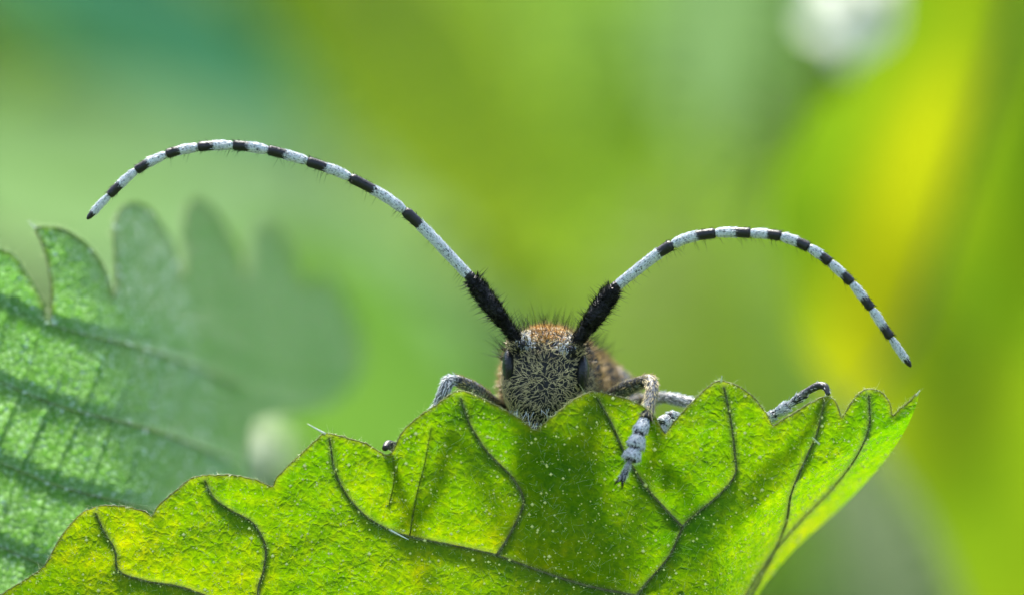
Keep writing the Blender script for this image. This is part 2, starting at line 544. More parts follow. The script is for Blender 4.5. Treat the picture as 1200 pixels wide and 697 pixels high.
# ------------------------------------------------------------------ blurred leaves between the beetle and the shrubs
def far_leaf(name, label, base, tip, width, mat, roll=0.0, fold=0.25, droop=0.15, teeth=11, sway=0.0, group='out of focus leaves behind the beetle', cat='leaf', foot=None):
    """whole serrated leaf on its own stalk down to the ground"""
    b, t = P(*base), P(*tip)
    a = t - b; L = np.linalg.norm(a); ax = a / L
    view = norm((b + t) / 2 - np.array([0, -CAM_D, CAM_Z]))
    s = norm(np.cross(ax, view)); nr = np.cross(s, ax)
    s, nr = s * math.cos(roll) + nr * math.sin(roll), nr * math.cos(roll) - s * math.sin(roll)
    if nr[1] > 0:
        nr = -nr
    W = width * S * (CAM_D + base[2]) / CAM_D / 2
    NU, NV = 66, 14
    V, F = [], []
    for i in range(NU + 1):
        u = i / NU
        w = W * (math.sin(math.pi * min(1, u ** 0.72 * 0.985 + 0.012)) ** 0.8)
        saw = (u * teeth) % 1.0
        w *= 1 - 0.13 * (1 - saw) if 0.03 < u < 0.97 else 1
        for j in range(NV + 1):
            v = j / NV * 2 - 1
            p = b + a * u + s * (v * w) + nr * (-fold * abs(v) * w * 0.5 + 0.05 * W * math.sin(u * teeth * 6.28) * abs(v) - droop * L * (u - 0.3) ** 2)
            p = p + s * sway * L * u * u
            V.append(p)
    for i in range(NU):
        for j in range(NV):
            k = i * (NV + 1) + j
            F.append((k, k + 1, k + NV + 2, k + NV + 1))
    g = np.array(foot if foot is not None else [b[0] + (b[0] - t[0]) * 0.35, b[1] + 1.5, 0.0])
    root = empty(name, g)
    tag(root, label, cat, group)
    mesh_obj('blade', V, F, mat, root)
    mid = [V[i * (NV + 1) + NV // 2] + nr * 0.012 for i in range(0, NU + 1, 6)]
    v, f = tube(mid, np.linspace(0.055, 0.012, len(mid)) * max(0.6, L / 6), 6)
    mesh_obj('midrib', v, f, B['stem'], root)
    down = b * 0.6 + g * 0.4; down[0] = b[0] * 0.35 + g[0] * 0.65
    v, f = tube(stalk_curve([b, b * 0.88 + g * 0.12 + [0, 0, 0], down, g - [0, 0, 1]], 6), np.linspace(0.05, 0.16, 19), 7)
    mesh_obj('stalk', v, f, B['stem'], root)
    return root

FAR = [
    # label, base(px,py,Y), tip(px,py,Y), width px, material, roll
    ('broad bluish green leaf far above the left antenna', (-60, -120, 26), (420, 150, 30), 190, 'teal', 0.3),
    ('pale green leaf lying far behind the banded end of the left antenna', (-120, 190, 34), (620, 260, 38), 250, 'pale', 0.2),
    ('light green leaf far left above the toothed nettle leaf', (-140, 150, 32), (320, 250, 34), 170, 'pale2', 0.0),
    ('warm olive leaf far behind and above the beetle head', (390, -90, 36), (640, 330, 34), 270, 'olive2', 0.1),
    ('olive green leaf far behind the right scape', (900, 380, 40), (560, 120, 42), 300, 'olive', 0.2),
    ('deep green leaf hanging far above the beetle head', (640, -220, 44), (600, 190, 46), 330, 'deep', 0.0),
    ('sage green leaf far above the right antenna', (850, -140, 30), (840, 190, 30), 190, 'sage', 0.2),
    ('bright green leaf far behind the left foreleg', (250, 330, 22), (620, 560, 24), 300, 'mid', 0.2),
    ('light green leaf far behind the hollow of the left antenna', (130, 330, 30), (640, 400, 34), 220, 'pale', 0.1),
    ('olive leaf far behind the beetle pronotum', (760, 660, 24), (800, 200, 26), 330, 'olive2', 0.0),
    ('broad olive leaf far behind the hollow of the right antenna', (980, 700, 28), (900, 240, 30), 300, 'olive', 0.0),
    ('grey green leaf low down behind the leaf tip', (1090, 820, 20), (960, 480, 22), 170, 'grey', 0.2),
]
for lab, b, t, w, m, roll in FAR:
    far_leaf('background_leaf', lab, b, t, w, B[m], roll)

# ------------------------------------------------------------------ leaf from an outline (near leaves)
def seg_dist(pts, line):
    """distance of every point to a polyline"""
    d = np.full(len(pts), 1e9)
    for a, b in zip(line[:-1], line[1:]):
        ab = b - a; L2 = max(ab @ ab, 1e-9)
        t = np.clip(((pts - a) @ ab) / L2, 0, 1)
        d = np.minimum(d, np.linalg.norm(pts - (a + t[:, None] * ab), axis=1))
    return d

def inside(pts, poly):
    x, y = pts[:, 0], pts[:, 1]
    c = np.zeros(len(pts), bool)
    for (x0, y0), (x1, y1) in zip(poly, np.roll(poly, -1, 0)):
        if y0 == y1:
            continue
        hit = ((y0 > y) != (y1 > y)) & (x < (x1 - x0) * (y - y0) / (y1 - y0) + x0)
        c ^= hit
    return c

def sheet(outline, spacing, coarse=None):
    """triangulate an outline with a regular inner lattice: (points 2d, triangles)"""
    lo, hi = outline.min(0), outline.max(0)
    xs = np.arange(lo[0], hi[0], spacing); ys = np.arange(lo[1], hi[1], spacing * 0.87)
    gx_, gy_ = np.meshgrid(xs, ys)
    gx_[1::2] += spacing / 2
    pts = np.stack([gx_.ravel(), gy_.ravel()], 1)
    if coarse is not None:
        keep = coarse(pts) | ((np.round((pts[:, 0] - lo[0]) / spacing * 2).astype(int) % 6 == 0) & (np.round((pts[:, 1] - lo[1]) / (spacing * 0.87)).astype(int) % 3 == 0))
        pts = pts[keep]
    pts = pts[inside(pts, outline)]
    step = np.linalg.norm(outline - np.roll(outline, 1, 0), axis=1).mean()
    # keep lattice away from the border
    d = seg_dist(pts, np.vstack([outline[::2], outline[:1]]))
    pts = pts[d > spacing * 0.6]
    n = len(outline)
    allp = [Vector((float(a), float(b))) for a, b in np.vstack([outline, pts])]
    ov, oe, of, *_ = delaunay_2d_cdt(allp, [], [list(range(n))], 1, 1e-6)
    return np.array([tuple(v) for v in ov]), np.array(of)

def resample(p, step):
    d = np.concatenate([[0], np.cumsum(np.linalg.norm(np.diff(p, axis=0), axis=1))])
    t = np.linspace(0, d[-1], max(2, int(d[-1] / step)))
    return np.stack([np.interp(t, d, p[:, k]) for k in range(p.shape[1])], 1)

# ---------- front leaf
TOP = [(-70, 745), (-25, 712), (8, 692), (30, 678), (52, 662), (70, 630), (90, 606), (104, 596), (128, 592), (152, 594), (170, 599), (178, 604),
       (186, 592), (205, 575), (222, 561), (236, 557), (262, 556), (290, 559), (308, 565), (319, 570), (324, 560), (338, 545), (358, 527), (372, 514), (379, 508),
       (392, 509), (412, 514), (430, 520), (444, 528), (453, 533), (461, 527), (470, 508), (488, 490), (508, 476), (524, 464), (535, 458),
       (548, 459), (566, 467), (588, 478), (606, 488), (619, 498), (627, 503), (636, 497), (652, 484), (668, 471), (684, 462), (697, 459), (716, 462), (740, 469), (760, 480), (771, 493), (779, 507),
       (786, 499), (800, 482), (820, 462), (836, 449), (845, 446), (860, 450), (876, 459), (890, 473), (900, 487), (906, 497),
       (916, 492), (934, 481), (952, 470), (966, 464), (975, 466), (982, 476), (986, 488), (993, 479), (1003, 464), (1012, 457), (1022, 456), (1034, 460), (1043, 473), (1046, 486),
       (1056, 477), (1066, 470), (1072, 463), (1077, 460)]
BOT = [(1077, 460), (1074, 474), (1060, 505), (1036, 540), (1005, 575), (968, 610), (930, 645), (893, 690), (868, 740), (840, 800), (790, 850), (640, 890), (420, 900), (200, 890), (20, 850), (-60, 800), (-70, 745)]
top = resample(catmull(TOP, 8), 2.0)
top[:, 1] += 1.0 * vnoise(top, 3, 0.35) + 0.7 * vnoise(top, 4, 0.9)
bot = resample(catmull(BOT, 6), 5.0)
outline = np.vstack([top[:-1], bot[:-1]])
VEINS = [
    [(112, 600), (122, 622), (135, 645), (139, 668), (170, 680), (215, 688), (270, 712), (330, 760)],
    [(240, 562), (250, 582), (270, 597), (297, 613), (311, 640), (309, 668), (303, 700), (330, 760)],
    [(386, 512), (391, 545), (402, 572), (422, 598), (446, 615), (480, 628), (530, 638), (582, 650), (632, 668), (690, 686), (760, 700)],
    [(540, 466), (551, 497), (572, 530), (598, 556), (612, 580), (611, 598), (596, 628), (582, 650)],
    [(700, 466), (716, 494), (730, 525), (752, 563), (776, 592), (800, 617)],
    [(848, 452), (856, 490), (861, 530), (861, 556), (842, 580), (815, 602), (800, 617), (785, 650), (758, 682), (735, 712), (700, 770)],
    [(966, 470), (956, 510), (938, 550), (926, 582), (921, 612), (905, 650), (878, 700)],
    [(1018, 462), (1018, 500), (1003, 535), (975, 572), (938, 610), (905, 648), (872, 700)],
    [(505, 500), (498, 540), (488, 580), (480, 626)],
    [(461, 535), (462, 560), (456, 590)],
]
VEINS = [resample(catmull(v, 6), 3.0) for v in VEINS]
MAIN = VEINS[:8]
SINUS = [[(178, 606), (172, 630), (160, 660)], [(319, 572), (322, 600), (335, 640)], [(453, 536), (455, 560), (470, 600)], [(627, 506), (632, 545), (630, 590), (622, 640)],
         [(779, 510), (778, 540), (790, 590)], [(906, 500), (898, 540), (885, 570)], [(986, 490), (975, 530), (950, 570)], [(1045, 488), (1030, 520), (990, 570)]]
SINUS = [np.array(s, float) for s in SINUS]

def front_depth(p):
    px, py = p[:, 0], p[:, 1]
    dm = np.min([seg_dist(p, v) for v in MAIN], 0)
    dn = np.min([seg_dist(p, v) for v in VEINS[8:]], 0)
    ds = np.min([seg_dist(p, v) for v in SINUS], 0)
    Y = -0.035 + 0.07 * np.clip((py - 500) / 200, 0, 1)
    # blade arches up between the veins, dips into them; a soft pleat at each notch
    Y = Y + 0.010 * np.exp(-(dm / 9.0) ** 2) + 0.010 * np.exp(-(dm / 2.8) ** 2) + 0.010 * np.exp(-(dn / 4.0) ** 2)
    Y = Y - 0.016 * (1 - np.exp(-(dm / 30.0) ** 2)) + 0.014 * np.exp(-(ds / 14.0) ** 2)
    Y = Y + 0.02 * vnoise(p, 11, 0.02) + 0.007 * vnoise(p, 12, 0.07) + 0.0035 * vnoise(p, 13, 0.2)
    # right end bends out of the focal plane, lower edge nearest the lens
    q = ((px - 1080) * 0.50 + (py - 462) * 0.86)           # below the line of the tip
    k = np.clip((px - 820) / 160, 0, 1) * np.clip(q / 90 - 0.15, 0, 2)
    Y = Y + 1.3 * k ** 1.3
    # out of the frame the blade rolls towards the lens
    Y = Y - 0.3 * np.clip((py - 705) / 150, 0, 2) ** 1.5
    # tip of every tooth nods back a little
    return Y

p2, tri = sheet(outline, 2.3, lambda q: (q[:, 1] < 712) & (q[:, 0] > -15))
Yd = front_depth(p2)
fv = PV(p2[:, 0], p2[:, 1], Yd)
vein_a = np.clip(np.max([np.exp(-(seg_dist(p2, v) / 4.0) ** 2) for v in MAIN] + [0.5 * np.exp(-(seg_dist(p2, v) / 1.8) ** 2) for v in VEINS[8:]], 0), 0, 1)
edge_a = np.exp(-(seg_dist(p2, top) / 3.5) ** 2)
stem_foot = np.array([-3.2, -1.6, 0.0])
fl = empty('nettle_leaf', stem_foot)
tag(fl, 'sharp sunlit yellow green nettle leaf with rounded teeth under the beetle', 'leaf')
# make triangles face the lens
def orient(v, t):
    n = np.cross(v[t[:, 1]] - v[t[:, 0]], v[t[:, 2]] - v[t[:, 0]])
    f = n[:, 1] > 0
    t = t.copy(); t[f] = t[f][:, ::-1]
    return t
tri = orient(fv, tri)
mesh_obj('blade', fv, tri, M['front'], fl, attr={'vein': vein_a, 'edge': edge_a})
for i, v in enumerate(VEINS):
    q = v.copy()
    q = q + np.stack([vnoise(q, 40 + i, 0.2), vnoise(q, 60 + i, 0.2)], 1) * 0.5
    Yv = front_depth(q) + 0.0015
    r0 = (2.0 if i < 8 else 0.8) * S
    r = r0 * np.linspace(0.55, 1.0, len(q)) * (1 + 0.25 * vnoise(q, 20 + i, 0.5))
    vv, ff = tube(PV(q[:, 0], q[:, 1], Yv), r, 7)
    mesh_obj('vein', vv, ff, M['vein'], fl)
q = top
vv, ff = tube(PV(q[:, 0], q[:, 1], front_depth(q)), 0.65 * S * (1 + 0.5 * vnoise(q, 5, 0.3)), 6)
mesh_obj('leaf_margin', vv, ff, M['margin'], fl)
# midrib below the frame and the stalk to the ground
mr = np.array([(-70, 770), (60, 800), (330, 800), (600, 790), (760, 720), (800, 690)], float)
mr = resample(catmull(mr, 8), 6)
vv, ff = tube(PV(mr[:, 0], mr[:, 1], front_depth(mr) + 0.01), np.linspace(0.03, 0.008, len(mr)), 8)
mesh_obj('midrib', vv, ff, M['vein'], fl)
b0 = PV(mr[:1, 0], mr[:1, 1], front_depth(mr[:1]))[0]
vv, ff = tube(stalk_curve([b0 + [0.05, 0, 0], b0 + [-0.5, -0.1, -0.3], b0 + [-1.2, -0.3, -1.5], (b0 + stem_foot) / 2 + [-0.7, 0, 0], stem_foot - [0, 0, 0.5]], 8), np.linspace(0.035, 0.12, 33), 8)
mesh_obj('stalk', vv, ff, M['margin2'], fl)
# hairs, glands and stinging hairs of the blade
infr = lambda c, n: ((c[:, 2] > CAM_Z - 0.93) & (c[:, 0] > -1.6)).astype(float)
hp, hn = sample(fv, tri, 3600, infr)
tg = norm(np.cross(hn, norm(rng.normal(size=hn.shape))))
d = norm(hn * rng.uniform(0.15, 0.8, (len(hp), 1)) + tg)
hv, hf = hairs(hp, d, rng.gamma(4, 2.0, len(hp)) * S, 0.13 * S * rng.uniform(0.7, 1.5, len(hp)), bend=norm(rng.normal(size=hp.shape)) * 0.4)
mesh_obj('leaf_hair', hv, hf, M['hairw'], fl, kind='stuff')
gp, gn = sample(fv, tri, 3000, infr)  # glands, oversized and pale so they stand in for sun glitter
gv_, gf_ = dots(gp + gn * 0.4 * S, rng.gamma(2.5, 0.34, len(gp)) * S)
mesh_obj('gland_glint', gv_, gf_, M['gland'], fl, kind='stuff')
# fringe along the margin
mi = rng.integers(2, len(top) - 2, 1500)
mp = PV(top[mi, 0], top[mi, 1], front_depth(top[mi]))
dv = norm(np.stack([rng.normal(size=len(mi)) * 0.8, rng.normal(size=len(mi)) * 0.6 - 0.4, rng.normal(size=len(mi)) * 0.6 + 0.35], 1))
hv, hf = hairs(mp, dv, rng.gamma(4, 1.3, len(mi)) * S, 0.2 * S, bend=norm(rng.normal(size=mp.shape)) * 0.5)
mesh_obj('margin_hair', hv, hf, M['hairw'], fl, kind='stuff')
# hairs along the dark veins
vp = np.vstack(MAIN); vi = rng.integers(0, len(vp), 3600)
vq = vp[vi] + rng.normal(size=(len(vi), 2)) * 1.6
vw = PV(vq[:, 0], vq[:, 1], front_depth(vq))
dv = norm(np.stack([rng.normal(size=len(vi)), -rng.random(len(vi)) * 0.8, rng.normal(size=len(vi))], 1))
hv, hf = hairs(vw, dv, rng.gamma(4, 1.2, len(vi)) * S, 0.16 * S, bend=norm(rng.normal(size=vw.shape)) * 0.5)
mesh_obj('vein_hair', hv, hf, M['hairw'], fl, kind='stuff')
for (a, b) in (((381, 508), (360, 496)), ((456, 620), (479, 632)), ((1074, 463), (1078, 457)), ((845, 447), (846, 440)), ((960, 520), (952, 512))):
    pa = PV(np.array([a[0] * 1.0]), np.array([a[1] * 1.0]), front_depth(np.array([a], float)))[0]
    pb = P(b[0], b[1], pa[1] - 0.03)
    vv, ff = tube(np.linspace(pa, pb, 6), np.array([1.6, 1.3, 1.0, 0.8, 0.6, 0.3]) * S, 7)
    mesh_obj('stinging_hair', vv, ff, M['sting'], fl)

# ---------- left leaf
LTOP = [(-120, 330), (-60, 285), (-20, 285), (3, 293), (18, 301), (34, 326), (48, 350), (57, 374), (60, 358), (60, 335), (56, 308), (49, 285), (42, 268), (58, 266), (76, 270), (98, 283), (116, 303), (127, 325), (133, 346),
        (136, 325), (134, 295), (132, 268), (140, 246), (157, 238), (176, 247), (196, 275), (208, 300), (214, 325), (217, 300), (214, 265), (220, 240), (234, 235), (252, 250), (270, 280), (282, 305), (288, 325),
        (293, 300), (296, 274), (308, 262), (322, 268), (338, 292), (350, 322), (362, 335), (374, 322), (390, 330), (405, 352), (420, 390), (424, 430)]
LBOT = [(424, 430), (405, 462), (365, 482), (318, 486), (296, 500), (290, 540), (300, 600), (290, 700), (200, 790), (40, 830), (-120, 800), (-150, 600), (-140, 420), (-120, 330)]
ltop = resample(catmull(LTOP, 8), 2.2)
ltop[:, 1] += 0.8 * vnoise(ltop, 8, 0.4)
lbot = resample(catmull(LBOT, 6), 5.0)
lout = np.vstack([ltop[:-1], lbot[:-1]])
CRE = np.array([255.0, 355.0, 447.0, 541.0, 640.0, 742.0, 850.0])

def left_depth(p):
    px, py = p[:, 0], p[:, 1]
    sl = py - 0.36 * px - 4 * np.sin(px / 40.0) + 0.00035 * np.clip(px, 0, 500) ** 2 * 0.3
    k = np.clip(np.searchsorted(CRE, sl) - 1, 0, len(CRE) - 2)
    t = np.clip((sl - CRE[k]) / (CRE[k + 1] - CRE[k]), 0, 1)
    f = np.where(t < 0.80, (t / 0.80) * (1.25 - 0.25 * t / 0.80), np.cos((t - 0.80) / 0.20 * math.pi / 2) ** 0.7)
    u = px - (105 + (py - 300) * 0.22)
    u = (np.sqrt(u * u + 45.0 ** 2) + u) / 2
    Y = 0.50 - 0.12 * np.clip((py - 300) / 400, -0.5, 1.5) + (u / 100) ** 1.25 * 1.0
    fade = np.clip((sl - 300) / 40, 0.25, 1)
    Y = Y + 0.042 * f * fade + 0.012 * vnoise(p, 31, 0.05) + 0.006 * vnoise(p, 32, 0.15)
    # cross veins between the pleats
    xx = (px + 0.35 * py) / 44.0 + 0.45 * vnoise(p, 35, 0.016)
    Y = Y + 0.010 * (1 + vnoise(p, 36, 0.03)) * np.exp(-((xx - np.round(xx)) / 0.10) ** 2) * fade
    # raised cells
    Y = Y - 0.008 * np.abs(vnoise(p, 33, 0.45)) 
    return Y
p2l, tril = sheet(lout, 2.3, lambda q: (q[:, 1] < 712) & (q[:, 0] > -15))
lv = PV(p2l[:, 0], p2l[:, 1], left_depth(p2l))
tril = orient(lv, tril)
lfoot = np.array([-4.5, 2.5, 0.0])
ll = empty('nettle_leaf', lfoot)
tag(ll, 'pale bluish green wrinkled nettle leaf receding into blur behind the leaf edge', 'leaf')
mesh_obj('blade', lv, tril, M['left'], ll, attr={'edge': np.exp(-(seg_dist(p2l, ltop) / 4) ** 2)})
vv, ff = tube(PV(ltop[:, 0], ltop[:, 1], left_depth(ltop)), 1.0 * S, 6)
mesh_obj('leaf_margin', vv, ff, M['margin2'], ll)
for k in range(1, 6):
    xs = np.arange(-60 if k > 1 else 58, 300 - 15 * k, 4.0)
    q = np.stack([xs, CRE[k] + 0.36 * xs + 4 * np.sin(xs / 40) - 0.000105 * np.clip(xs, 0, 500) ** 2], 1)
    q = q[inside(q, lout)]
    vv, ff = tube(PV(q[:, 0], q[:, 1], left_depth(q) + 0.004), np.linspace(1.2, 2.4, len(q)) * S, 6)
    mesh_obj('vein', vv, ff, M['margin2'], ll)
mi = rng.integers(2, 260, 420)
mp = PV(ltop[mi, 0], ltop[mi, 1], left_depth(ltop[mi]))
dv = norm(np.stack([rng.normal(size=len(mi)) * 0.6 - 0.1, rng.normal(size=len(mi)) * 0.4, rng.normal(size=len(mi)) * 0.5 + 0.7], 1))
hv, hf = hairs(mp, dv, rng.gamma(4, 2.0, len(mi)) * S, 0.25 * S, bend=norm(rng.normal(size=mp.shape)) * 0.3)
mesh_obj('margin_hair', hv, hf, M['hairw'], ll, kind='stuff')
gp, gn = sample(lv, tril, 5200, lambda c, n: ((c[:, 2] > CAM_Z - 0.95) & (c[:, 1] < 1.6)).astype(float))  # whitish dots added as painted sparkle on the wrinkled blade
gv_, gf_ = dots(gp + gn * 0.3 * S, rng.gamma(3, 0.33, len(gp)) * S)
mesh_obj('gland_glint', gv_, gf_, M['glint'], ll, kind='stuff')
hp, hn = sample(lv, tril, 2600, lambda c, n: ((c[:, 2] > CAM_Z - 0.95) & (c[:, 1] < 0.9)).astype(float))
tg = norm(np.cross(hn, norm(rng.normal(size=hn.shape))))
hv, hf = hairs(hp, norm(hn * 0.8 + tg), rng.gamma(4, 1.1, len(hp)) * S, 0.22 * S)
mesh_obj('leaf_hair', hv, hf, M['hairw'], ll, kind='stuff')
pa = P(42, 268, left_depth(np.array([[42., 268.]]))[0])
vv, ff = tube(np.linspace(pa, pa + np.array([-9, 0, 9]) * S, 5), np.array([1.4, 1.1, 0.8, 0.5, 0.25]) * S, 6)
mesh_obj('stinging_hair', vv, ff, M['sting'], ll)
b0 = P(-130, 560, 0.3)
vv, ff = tube(stalk_curve([b0 + [0.1, 0, 0], b0 + [-0.6, 0.3, -0.2], b0 + [-1.5, 0.9, -3], (b0 + lfoot) / 2 + [-0.9, 0, 0], lfoot - [0, 0, .5]], 8), np.linspace(0.04, 0.14, 33), 8)
mesh_obj('stalk', vv, ff, M['margin2'], ll)

# ---------- big yellow leaf, blurred, on the right
RO = [(1052, -60), (1052, 0), (1046, 40), (1022, 62), (1004, 70), (992, 100), (966, 118), (948, 132), (938, 165), (918, 190), (908, 222), (905, 262), (915, 300), (922, 350), (935, 395), (955, 430),
      (990, 470), (1040, 540), (1090, 620), (1130, 720), (1180, 820), (1300, 840), (1420, 700), (1460, 400), (1400, 120), (1330, -80), (1200, -140), (1052, -60)]
ro = resample(catmull(RO, 6), 6.0)[:-1]
def right_depth(p):
    px, py = p[:, 0], p[:, 1]
    mid = 1180 - (py - 40) * 0.33
    return 7.5 + 0.35 * np.cos(np.clip((px - mid) / 90, -1.6, 1.6)) * np.clip(1.1 - py / 900, 0.3, 1) + 0.5 * vnoise(p, 77, 0.012) + (py - 300) * 0.002
p2r, trir = sheet(ro, 7.0)
rv = PV(p2r[:, 0], p2r[:, 1], right_depth(p2r))
trir = orient(rv, trir)
rfoot = np.array([4.5, 9.5, 0.0])
rl = empty('background_leaf', rfoot)
tag(rl, 'large blurred yellow green leaf hanging behind the right antenna tip', 'leaf', 'out of focus leaves behind the beetle')
mid_r = 1180 - (p2r[:, 1] - 40) * 0.33
mesh_obj('blade', rv, trir, mat_yellow_leaf(), rl, attr={'yellow': 0.1 + 0.9 * np.exp(-((p2r[:, 0] - mid_r + 58) / 56) ** 2) * np.clip(p2r[:, 1] / 160, 0.25, 1) + 0.12 * (p2r[:, 0] > mid_r) * np.clip((p2r[:, 1] - 350) / 100, 0, 1)})  # band beside the midrib paints the lit fold into the blade
mr = resample(np.array([(1196, -60), (1180, 40), (1120, 220), (1065, 390), (1010, 470)], float), 12)
vv, ff = tube(PV(mr[:, 0], mr[:, 1], right_depth(mr) - 0.03), np.linspace(0.05, 0.02, len(mr)), 7)
mesh_obj('midrib', vv, ff, B['stem'], rl)
b0 = P(1196, -60, 8.0)
vv, ff = tube(stalk_curve([b0, b0 + [0.5, 0.3, 0.8], b0 + [1.8, 0.8, 0.2], [4.6, 9.0, 25], rfoot - [0, 0, .5]], 8), np.linspace(0.06, 0.2, 33), 8)
mesh_obj('stalk', vv, ff, B['stem'], rl)

# ---------- two pale blossoms, blurred
def blossom(c, rad, n, label, foot, via, wm):
    root = empty('blossom', foot)
    tag(root, label, 'flower', 'pale blurred blossoms')
    for k in range(n):
        a = 6.283 * k / n + 0.3
        d_ = np.array([math.cos(a), -0.25, math.sin(a)])
        s_ = np.array([-math.sin(a), 0, math.cos(a)])
        V, F = [], []
        for i in range(7):
            t = i / 6
            w = 0.42 * rad * math.sin(math.pi * (0.1 + 0.86 * t)) ** 0.7
            for j in range(5):
                v = j / 2 - 1
                V.append(c + d_ * rad * t + s_ * v * w + np.array([0, 0.12 * rad * v * v - 0.15 * rad * t * t, 0]))
        for i in range(6):
            for j in range(4):
                q_ = i * 5 + j
                F.append((q_, q_ + 1, q_ + 6, q_ + 5))
        mesh_obj('petal', V, F, wm, root)
    v, f = tube([c + [0, -0.14 * rad, 0], c + [0, -0.05 * rad, 0], c + [0, 0.1 * rad, 0]], [0.12 * rad, 0.22 * rad, 0.1 * rad], 10)
    mesh_obj('flower_centre', v, f, B['yellow'], root)
    v, f = tube(stalk_curve([c + [0, 0.05 * rad, 0], c + [0.05, 0.3, 0.05], c + via, (c + via + foot) / 2, foot - [0, 0, .5]], 8), np.linspace(0.03, 0.12, 33), 7)
    mesh_obj('stalk', v, f, B['stem'], root)
M['petal'] = mat_bg_leaf('petal_white', (0.80, 0.84, 0.74), (0.88, 0.92, 0.78), 0.55)
M['petal2'] = mat_bg_leaf('petal_greenish', (0.50, 0.56, 0.42), (0.55, 0.62, 0.42), 0.45)
c = P(1018, 4, 9.0); blossom(c, 0.34, 6, 'white blossom blurred beside the top edge of the yellow leaf', np.array([c[0] + 1.6, c[1] + 5.0, 0]), np.array([1.0, 3.0, 0.2]), M['petal'])
c = P(300, 524, 6.0); blossom(c, 0.15, 5, 'small whitish blossom blurred behind the notch between two nettle leaves', np.array([c[0] + .3, c[1] + 2.0, 0]), np.array([0.05, 0.5, -0.6]), M['petal2'])

# ------------------------------------------------------------------ the beetle
BF = P(650, 520, 0.4)
beetle = empty('longhorn_beetle', BF)
tag(beetle, 'longhorn beetle with banded black and white antennae peering over the leaf edge', 'beetle')

# -- body: one continuous skin of head, pronotum and abdomen
HEAD_C = 0.17
rows = [(384, 10, 4), (387, 22, 12), (391, 30, 20), (397, 37, 27), (405, 43, 34), (416, 47, 40), (430, 49.5, 44), (445, 49, 48), (458, 46, 50), (470, 41, 51), (480, 35, 50), (488, 28, 46), (495, 20, 40), (500, 13, 33), (504, 6, 24)]
rows = np.array(rows, float)
tt = np.linspace(0, len(rows) - 1, 60)
rows = np.stack([np.interp(tt, np.arange(len(rows)), rows[:, k]) for k in range(3)], 1)
NA = 64
HV, HF = [], []
for py, w, fr in rows:
    cx = 628 + (500 - py) / 112 * 17
    for j in range(NA):
        a = 2 * math.pi * j / NA
        ca, sa = math.cos(a), math.sin(a)
        e = 2.0 / 2.7
        x = w * math.copysign(abs(ca) ** e, ca)
        yy = math.copysign(abs(sa) ** e, sa)
        y = (-yy * fr) if yy > 0 else (-yy * (40 + w * 0.35))
        k = S * (CAM_D + HEAD_C) / CAM_D
        HV.append(P(cx, py - 0.085 * -x, HEAD_C) + np.array([x * k, y * S, 0]))
for i in range(len(rows) - 1):
    for j in range(NA):
        k = (j + 1) % NA
        HF.append((i * NA + j, i * NA + k, (i + 1) * NA + k, (i + 1) * NA + j))
HF.append(tuple(range(NA))[::-1]); HF.append(tuple((len(rows) - 1) * NA + j for j in range(NA)))
def ball(c, r, n=14):
    c = np.asarray(c, float); r = np.broadcast_to(np.asarray(r, float), (3,))
    V = [c + r * [0, 0, 1]]
    for i in range(1, n):
        t = math.pi * i / n
        for j in range(2 * n):
            a = math.pi * j / n
            V.append(c + r * [math.sin(t) * math.cos(a), math.sin(t) * math.sin(a), math.cos(t)])
    V.append(c - r * [0, 0, 1])
    F = []
    m2 = 2 * n
    for j in range(m2):
        k = (j + 1) % m2
        F.append((0, 1 + j, 1 + k)); F.append((len(V) - 1, 1 + (n - 2) * m2 + k, 1 + (n - 2) * m2 + j))
        for i in range(n - 2):
            F.append((1 + i * m2 + j, 1 + (i + 1) * m2 + j, 1 + (i + 1) * m2 + k, 1 + i * m2 + k))
    return np.array(V), F
ANT = {'l': P(607, 400, 0.085), 'r': P(673, 405, 0.085)}
spine = catmull([P(641, 446, 0.19), P(646, 450, 0.28), P(648, 454, 0.37), P(664, 464, 0.47), P(685, 476, 0.58), P(706, 560, 0.92), P(737, 660, 1.25), P(770, 755, 1.58)], 8)
rad = np.interp(np.linspace(0, 7, len(spine)), range(8), [46, 67, 69, 62, 62, 64, 56, 16]) * S
SP = (spine, rad)
tub = [ball(ANT['l'] + [0.004, 0.02, -0.008], 14 * S), ball(ANT['r'] + [-0.004, 0.02, -0.008], 14 * S), ball(P(626, 494, 0.09), [15 * S, 16 * S, 11 * S])]
bv, bf = merge([(np.array(HV), HF), tube(spine, rad, 32, 0.92)] + tub)
tmp = mesh_obj('body_source', bv, bf, M['cuticle'])
md = tmp.modifiers.new('skin', 'REMESH'); md.mode = 'VOXEL'; md.voxel_size = 0.0065
md2 = tmp.modifiers.new('soft', 'SMOOTH'); md2.factor = 0.5; md2.iterations = 5
dg = bpy.context.evaluated_depsgraph_get()
me = bpy.data.meshes.new_from_object(tmp.evaluated_get(dg))
bV = np.array([v.co[:] for v in me.vertices])
bF = [tuple(p.vertices) for p in me.polygons]
bpy.data.objects.remove(tmp)
mesh_obj('body', bV, bF, M['cuticle'], beetle)
bT = np.array([t for f in bF for t in ((f[0], f[1], f[2]), (f[0], f[2], f[3]))])

# -- eyes
for c, r in ((P(597, 430, 0.115), (8.5, 20, 21.5)), (P(681.5, 437, 0.115), (9, 20, 21.5))):
    v, f = ball(c, np.array(r) * S, 20)
    # kidney dent beside the antenna base, slight lean
    o_ = (v - c)
    v = c + o_ + np.stack([0.10 * o_[:, 2] * (1 if c[0] < 0.1 else -1) * -0.6, 0 * o_[:, 2], 0 * o_[:, 2]], 1)
    mesh_obj('eye', v, f, M['eye'], beetle)
